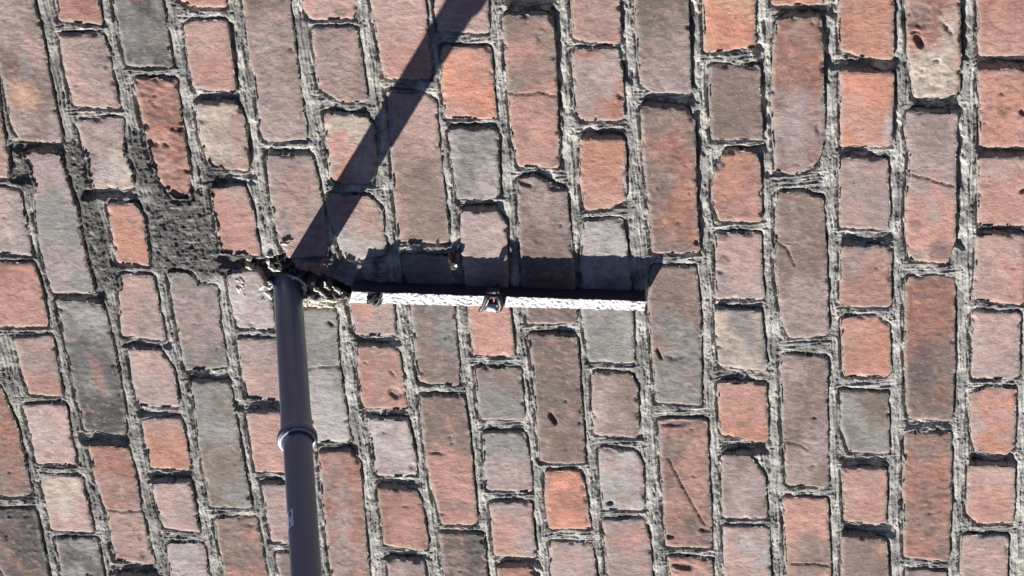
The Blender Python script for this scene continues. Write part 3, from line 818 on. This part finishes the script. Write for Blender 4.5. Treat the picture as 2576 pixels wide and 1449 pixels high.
lumpy('brick', [(1476, 1324), (1560, 1316), (1655, 1322), (1660, 1360), (1612, 1398), (1560, 1370), (1500, 1362)], .001, brick_mat,
      lin((186, 150, 138)) * K, wall, amp=.003, base=-.02, colr2=lin((150, 130, 120)) * K)['label'] = 'broken stub of a brick beside the pipe hole'
for gp, s_ in (([(1168, 1385), (1180, 1370), (1225, 1400), (1250, 1435), (1240, 1470), (1215, 1460), (1190, 1420)], 1),
               ([(1225, 1300), (1262, 1298), (1275, 1318), (1235, 1315)], 2), ([(1225, 1320), (1265, 1345), (1300, 1375), (1275, 1380), (1235, 1350)], 3),
               ([(1180, 1430), (1215, 1440), (1260, 1500), (1240, 1510), (1190, 1470)], 4),
               ([(1470, 1490), (1560, 1500), (1690, 1530), (1690, 1552), (1540, 1545), (1480, 1530)], 5),
               ([(1570, 1440), (1590, 1450), (1620, 1490), (1690, 1515), (1650, 1520), (1590, 1490)], 6)):
    lumpy('filler_crumb', gp, .001, rubble_mat, lin((250, 246, 234)) * K, wall, amp=.004, base=-.012, seed=s_ * 7., colr2=lin((205, 196, 176)) * K)

foam = plain('pale_foam', (.66, .62, .54), .9, bump=(350, .003, 1.0))


def tube(name, pts, r, mat, parent, org, seg=10):
    """swept tube through (U,V,H) points"""
    pts = np.array(pts, float); n = len(pts); v = []; f = []
    for i in range(n):
        d = pts[min(i + 1, n - 1)] - pts[max(i - 1, 0)]; d /= np.linalg.norm(d)
        up = np.array([0, 0, 1.]) if abs(d[2]) < .9 else np.array([1., 0, 0])
        a_ = np.cross(d, up); a_ /= np.linalg.norm(a_); b_ = np.cross(d, a_)
        rr_ = r[i] if hasattr(r, '__len__') else r
        for k in range(seg):
            t = 2 * math.pi * k / seg
            v.append(pts[i] + (a_ * math.cos(t) + b_ * math.sin(t)) * rr_)
    for i in range(n - 1):
        for k in range(seg):
            a, b = i * seg + k, i * seg + (k + 1) % seg
            f.append((a, a + seg, b + seg, b))
    c0 = len(v); v.append(pts[0]); v.append(pts[-1]); v = np.array(v)
    me = bpy.data.meshes.new(name)
    wv = uvh_world(v[:, 0], v[:, 1], v[:, 2]) - org
    fl = f + [(c0, (k + 1) % seg, k) for k in range(seg)] + [(c0 + 1, (n - 1) * seg + k, (n - 1) * seg + (k + 1) % seg) for k in range(seg)]
    me.from_pydata([tuple(q) for q in wv], [], fl)
    for p_ in me.polygons: p_.use_smooth = True
    return link(name, me, mat, parent)


def at3(gx, gy, h):
    return (*unp(gx, gy, h), h)


rs = random.Random(3)
for hh, rad_, pl in ((.008, .0020, [(580, 570), (640, 600), (690, 620), (730, 650), (760, 690)]), (.012, .0022, [(730, 690), (760, 740), (745, 780), (762, 825)]),
                     (.0185, .0024, [(840, 660), (860, 710), (910, 745), (960, 790), (1005, 812)]), (.0185, .0018, [(950, 640), (962, 690), (1012, 722)]),
                     (.0185, .0021, [(1030, 690), (1080, 722), (1122, 762)]), (-.001, .0028, [(370, 430), (410, 490), (450, 530), (500, 510)]),
                     (-.001, .0034, [(300, 640), (350, 680), (310, 705), (370, 750), (425, 800)]), (-.001, .0026, [(380, 640), (425, 655), (420, 700), (385, 690)]),
                     (.003, .0026, [(762, 822), (850, 834), (950, 822), (1090, 834)]), (.013, .0018, [(880, 742), (820, 760), (790, 800)]), (.0006, .0020, [(520, 245), (570, 255), (625, 240)]), (.0006, .0024, [(365, 372), (430, 384)])):
    P_ = []
    for (a_, b_), (c_, d_) in zip(pl[:-1], pl[1:]):
        for t in (0, .33, .66):
            P_.append((a_ + (c_ - a_) * t + rs.uniform(-11, 11), b_ + (d_ - b_) * t + rs.uniform(-6, 6)))
    P_.append(pl[-1])
    tube('foam_strand', [at3((898 + p[0] / 2.576) * 1.288, (852 + p[1] / 2.576) * 1.288, hh + rs.uniform(-.0015, .0015)) for p in P_],
         [rad_ * rs.uniform(.25, 1.3) for _ in P_], foam, wall, np.zeros(3), 8)

# ------------------------------------------------------------------ waste pipe
PB = np.array([*unp(1448, 1464), 0.0])
PD = np.array([.1476, .15, 1.0]); PDn = PD / np.linalg.norm(PD)
black = plain('black_plastic', (.088, .128, .205), .34, spec=.65)
seal = plain('glint_grey_seal', (.30, .32, .35), .3, spec=.7)  # paler than the pipe: the grey stands in for the collar's sun glint
ea = np.cross(PDn, [0, 1, 0]); ea /= np.linalg.norm(ea); eb = np.cross(PDn, ea)


def lathe(name, prof, seg=64, parent=None, mat=None, origin=None):
    """prof: (distance along the pipe axis, radius)"""
    v = []; f = []
    for (l, r) in prof:
        for k in range(seg):
            a = 2 * math.pi * k / seg
            p = PB + PDn * l + (ea * math.cos(a) + eb * math.sin(a)) * r
            v.append(p)
    v = np.array(v)
    for i in range(len(prof) - 1):
        for k in range(seg):
            a, b = i * seg + k, i * seg + (k + 1) % seg
            f.append((a, b, b + seg, a + seg))
    wv = uvh_world(v[:, 0], v[:, 1], v[:, 2])
    og = np.array(origin)
    me = mesh_np(name, wv - og, f)
    me.polygons.foreach_set('use_smooth', np.ones(len(me.polygons), bool))
    return link(name, me, mat, parent, (0, 0, 0))


pb_w = uvh_world(*PB)
pipe = tag(bpy.data.objects.new('waste_pipe', None), 'black plastic waste pipe with a collar, sticking out of the broken hole in the wall', 'pipe')
sc.collection.objects.link(pipe); pipe.location = tuple(pb_w)
SL = np.linalg.norm(PD)
r0 = .0171
Lc = .250 * SL                                     # end of the socket
lathe('socket_pipe', [(-.03, r0), (Lc - .055, r0 * 1.0), (Lc - .046, r0 * 1.015), (Lc - .016, r0 * 1.06), (Lc - .0125, r0 * 1.10), (Lc - .009, r0 * 1.27), (Lc - .0065, r0 * 1.31), (Lc - .0015, r0 * 1.31),
                      (Lc, r0 * 1.28), (Lc + .0002, r0 * 1.16), (Lc - .003, r0 * 1.12)], 72, pipe, black, pb_w)
lathe('rubber_seal', [(Lc - .004, r0 * 1.19), (Lc + .0012, r0 * 1.22), (Lc + .0022, r0 * 1.19), (Lc + .0024, r0 * 1.06), (Lc + .001, r0 * .985)], 72, pipe, seal, pb_w)
lathe('pipe', [(Lc - .05, r0 * .955), (Lc + .0, r0 * .955), (Lc + .30, r0 * .955), (Lc + .55, r0 * .955), (Lc + .551, r0 * .93), (Lc + .551, r0 * .85), (Lc + .5, r0 * .85)], 72, pipe, black, pb_w)
# sticker on the pipe
sm, snt, sb = mat_new('sticker_print')
tc = nd(snt, 'ShaderNodeTexCoord'); sx_ = nd(snt, 'ShaderNodeSeparateXYZ')
uvn = nd(snt, 'ShaderNodeUVMap'); snt.links.new(uvn.outputs[0], sx_.inputs[0])


def band(o, a, b):
    m1 = nd(snt, 'ShaderNodeMath', operation='GREATER_THAN'); m1.inputs[1].default_value = a; snt.links.new(o, m1.inputs[0])
    m2 = nd(snt, 'ShaderNodeMath', operation='LESS_THAN'); m2.inputs[1].default_value = b; snt.links.new(o, m2.inputs[0])
    m3 = nd(snt, 'ShaderNodeMath', operation='MULTIPLY'); snt.links.new(m1.outputs[0], m3.inputs[0]); snt.links.new(m2.outputs[0], m3.inputs[1]); return m3.outputs[0]


def mulm(a, b, op='MULTIPLY'):
    m = nd(snt, 'ShaderNodeMath', operation=op); snt.links.new(a, m.inputs[0]); snt.links.new(b, m.inputs[1]); return m.outputs[0]


X_, Y_ = sx_.outputs[0], sx_.outputs[1]
blk = mulm(band(X_, .62, .85), band(Y_, .10, .40))
ln1 = mulm(band(X_, .25, .40), band(Y_, .12, .85))
ln2 = mulm(band(X_, .60, .72), band(Y_, .62, .88))
tot = mulm(mulm(blk, ln1, 'MAXIMUM'), ln2, 'MAXIMUM')
sm_mix = nd(snt, 'ShaderNodeMix', data_type='RGBA')
sm_mix.inputs[6].default_value = (.72, .78, .92, 1); sm_mix.inputs[7].default_value = (.07, .10, .20, 1)
snt.links.new(tot, sm_mix.inputs[0]); snt.links.new(sm_mix.outputs[2], sb.inputs['Base Color']); sb.inputs['Roughness'].default_value = .4


def proj_g(U, V, H):
    p = O3 + U * C2 + V * C1 + H * N3
    return p[0] / p[2] * F + CX, p[1] / p[2] * F + CY


def find_ang(gx, gy):
    """place on the visible half of the pipe seen at the survey point"""
    best = None
    for l in np.arange(Lc + .02, Lc + .3, .0015):
        for a in np.arange(0, 2 * math.pi, .03):
            p = PB + PDn * l + (ea * math.cos(a) + eb * math.sin(a)) * r0 * .958
            P3 = O3 + p[0] * C2 + p[1] * C1 + p[2] * N3
            nrm = (ea * math.cos(a) + eb * math.sin(a)); n3 = nrm[0] * C2 + nrm[1] * C1 + nrm[2] * N3
            if n3 @ P3 > 0: continue
            g = proj_g(*p); e = (g[0] - gx) ** 2 + (g[1] - gy) ** 2
            if best is None or e < best[0]: best = (e, l, a)
    return best[1], best[2]


(l0, a0_), (l1, a1_) = find_ang(1473, 2555), find_ang(1471, 2650)
l2, a2_ = find_ang(1443, 2570)
da = ((a0_ - a2_ + math.pi) % (2 * math.pi) - math.pi) * 1.3
v, uvs = [], []
for i in range(9):
    for j in range(6):
        tu_, tv_ = j / 5, i / 8
        l = l0 + (l1 - l0) * tv_ - (.0022 * (1 - tu_) if i == 8 else 0) + (.0018 * (1 - tu_) if i == 0 else 0)
        a = a0_ - da * (1 - tu_)
        p = PB + PDn * l + (ea * math.cos(a) + eb * math.sin(a)) * (r0 * .955 + .0004)
        v.append(p); uvs.append((tu_, tv_))
v = np.array(v); f = [(i * 6 + j, i * 6 + j + 1, i * 6 + j + 7, i * 6 + j + 6) for i in range(8) for j in range(5)]
me = mesh_np('sticker', uvh_world(v[:, 0], v[:, 1], v[:, 2]) - pb_w, f)
ul = me.uv_layers.new(name='UVMap')
for lp in me.loops: ul.data[lp.index].uv = uvs[lp.vertex_index]
link('sticker', me, sm, pipe)
bpy.context.view_layer.update()

# ------------------------------------------------------------------ foil-faced ledge bar
HB = .0245
TL, TR = unp(1772, 1469, HB), unp(3247, 1517, HB)
BL, BR = unp(1756, 1521, HB), unp(3243, 1562, HB)
foil = plain('crumpled_foil', (.74, .72, .70), .55, metal=.0, spec=.5, bump=(300, .0016, .5))
darkbar = plain('dark_painted_metal', (.034, .036, .05), .6, spec=.4, bump=(90, .001, .4))
bar_c = np.array([(TL[0] + TR[0]) / 2, (TL[1] + BR[1]) / 2, 0])
barw = uvh_world(*bar_c)
bar = tag(bpy.data.objects.new('ledge_bar', None), 'narrow dark bar with crumpled silver foil front fixed across the brick wall', 'ledge')
sc.collection.objects.link(bar); bar.location = tuple(barw)


def slab(name, corners, h0, h1, mat, parent, org, nseg=1, foilh=0.0, gaps=()):
    """corners TL,TR,BR,BL at the outer face"""
    TLc, TRc, BRc, BLc = [np.array(c) for c in corners]
    v = []; f = []
    n = nseg; m = 10 if foilh else 1
    for side in (0,):
        for i in range(n + 1):
            t = i / n
            for j in range(m + 1):
                s_ = j / m
                p = (TLc * (1 - t) + TRc * t) * (1 - s_) + (BLc * (1 - t) + BRc * t) * s_
                h = h1
                if foilh:
                    pnv = float(np.abs(pn(np.array([p[0] / .0075]), np.array([p[1] / .006 + .35 * p[0] / .0075]))[0])) * 2 + float(pn(np.array([p[0] / .0030]), np.array([p[1] / .0030]))[0]) * .7
                    h = h1 + foilh * (pnv - .5) * (1 if 0 < i < n else .3)
                    p = p + np.array([0, .0010 * float(pn(np.array([p[0] / .012]), np.array([3.3 + 2 * s_]))[0] + .5 * pn(np.array([p[0] / .004]), np.array([8.3 + 2 * s_]))[0])])
                v.append((p[0], p[1], h))
    for i in range(n):
        for j in range(m):
            a = i * (m + 1) + j
            f.append((a, a + 1, a + m + 2, a + m + 1))
    # sides: duplicate the border at h0
    border = [i * (m + 1) for i in range(n + 1)] + [n * (m + 1) + j for j in range(1, m + 1)] + [i * (m + 1) + m for i in range(n - 1, -1, -1)] + [j for j in range(m - 1, 0, -1)]
    b0 = len(v)
    for b_ in border: v.append((v[b_][0], v[b_][1], h0))
    k = len(border)
    for i in range(k):
        a, b_ = border[i], border[(i + 1) % k]
        f.append((a, b_, b0 + (i + 1) % k, b0 + i))
    v = np.array(v)
    me = mesh_np(name, uvh_world(v[:, 0], v[:, 1], v[:, 2]) - org, f, smooth=False)
    return link(name, me, mat, parent)


def lerp2(a, b, t): return (a[0] + (b[0] - a[0]) * t, a[1] + (b[1] - a[1]) * t)


def fr(g):                                         # fraction along the bar at survey x
    return (g - 1764) / (3245 - 1764)


# dark body behind the foil
bt = [(TL[0] + .0, TL[1] + .0012), (TR[0], TR[1] + .0012), (BR[0], BR[1] - .0008), (BL[0], BL[1] - .0008)]
slab('bar_body', bt, -.004, HB - .0012, darkbar, bar, barw)
for g0, g1 in ((1764, 2458), (2546, 3245)):
    t0, t1 = fr(g0), fr(g1)
    slab('foil_facing', [lerp2(TL, TR, t0), lerp2(TL, TR, t1), lerp2(BL, BR, t1), lerp2(BL, BR, t0)], HB - .001, HB + .0003, foil, bar, barw, nseg=max(20, int((g1 - g0) / 5)), foilh=.0007)


# hanging strap over the bar with a pale tab in its loop
strap_m = plain('dark_rubber', (.022, .020, .024), .5, bump=(120, .001, .5))
h = HB + .0005
so = uvh_world(*at3(2500, 1520, 0))
strap = tag(bpy.data.objects.new('hanging_strap', None), 'dark looped strap hooked over the silver bar near its middle', 'strap')
sc.collection.objects.link(strap); strap.location = tuple(so)
tube('strap_leg', [at3(2462, 1440, HB * .5), at3(2456, 1470, h + .001), at3(2446, 1505, h + .001), at3(2432, 1540, h), at3(2420, 1556, h - .001), at3(2416, 1564, h - .004)], [.0032, .0034, .0030, .0022, .0024, .0022], strap_m, strap, so, 12)
tube('strap_leg', [at3(2505, 1440, HB * .5), at3(2508, 1475, h + .001), at3(2514, 1510, h + .001), at3(2520, 1535, h), at3(2514, 1556, h - .001), at3(2498, 1566, h - .003)], [.0034, .0034, .0034, .0036, .0032, .0022], strap_m, strap, so, 12)
tube('strap_loop', [at3(2448, 1462, h), at3(2480, 1464, h + .0005), at3(2512, 1464, h)], .0036, strap_m, strap, so, 12)
tabm = plain('pale_plastic', (.78, .79, .80), .35)
tube('pale_tab', [at3(2446, 1558, HB - .002), at3(2462, 1546, HB), at3(2480, 1546, HB), at3(2498, 1562, HB - .002)], [.0022, .0050, .0048, .0024], tabm, strap, so, 12)
redm = plain('red_plastic', (.35, .10, .08), .5)
tube('red_tip', [at3(2484, 1496, HB + .0075), at3(2486, 1512, HB + .0075), at3(2484, 1522, HB + .0065)], [.0006, .0011, .0006], redm, strap, so, 8)

# torn dark lump on the left part of the bar
tc0 = uvh_world(*at3(1880, 1510, 0))
tear = tag(bpy.data.objects.new('dark_wire_knot', None), 'small black knot of wire caught on the silver bar near its left end', 'wire')
sc.collection.objects.link(tear); tear.location = tuple(tc0)
rk = random.Random(5)
for k in range(4):
    pts = []
    for j in range(7):
        t = j / 6
        pts.append(at3(1850 + 62 * t + rk.uniform(-8, 8), 1500 + 22 * math.sin(t * 5 + k * 1.7) + rk.uniform(-6, 6) + k * 5, HB + .003 + .002 * math.sin(t * 4 + k)))
    tube('wire', pts, [.0012, .002, .0026, .0020, .0028, .002, .001], strap_m, tear, tc0, 8)

# little bracket with a bright screw above the bar
bm_ = plain('rusty_steel', (.16, .11, .09), .6, metal=.4, bump=(150, .001, .6))
steel = plain('bright_steel', (.75, .75, .73), .25, metal=.9)
bo = uvh_world(*at3(2282, 1310, 0))
br_ = tag(bpy.data.objects.new('wall_bracket', None), 'small rusty bracket with a shiny screw head above the silver bar', 'bracket')
sc.collection.objects.link(br_); br_.location = tuple(bo)
tube('bracket_arm', [at3(2270, 1262, -.004), at3(2266, 1290, .004), at3(2270, 1315, .008), at3(2276, 1335, .010)], [.002, .003, .003, .002], bm_, br_, bo, 8)
tube('bracket_arm', [at3(2306, 1262, -.004), at3(2304, 1290, .005), at3(2298, 1318, .009), at3(2292, 1338, .010)], [.002, .0028, .003, .002], bm_, br_, bo, 8)
tube('screw', [at3(2283, 1330, .002), at3(2283, 1338, .012), at3(2283, 1341, .014), at3(2283, 1342, .016)], [.0022, .0022, .0042, .0035], steel, br_, bo, 12)

# stray chips
chipm = plain('pale_chip', (.75, .73, .70), .6)
o_ = lumpy('mortar_chip', [(2965, 1437), (3004, 1438), (3006, 1448), (2966, 1447)], .004, mortar_mat, lin((225, 225, 220)) * K, amp=.001)
tag(o_, 'tiny pale mortar chip lying in the dark shadow above the silver bar', 'chip')
print('bricks', len(B), 'margin', cnt)
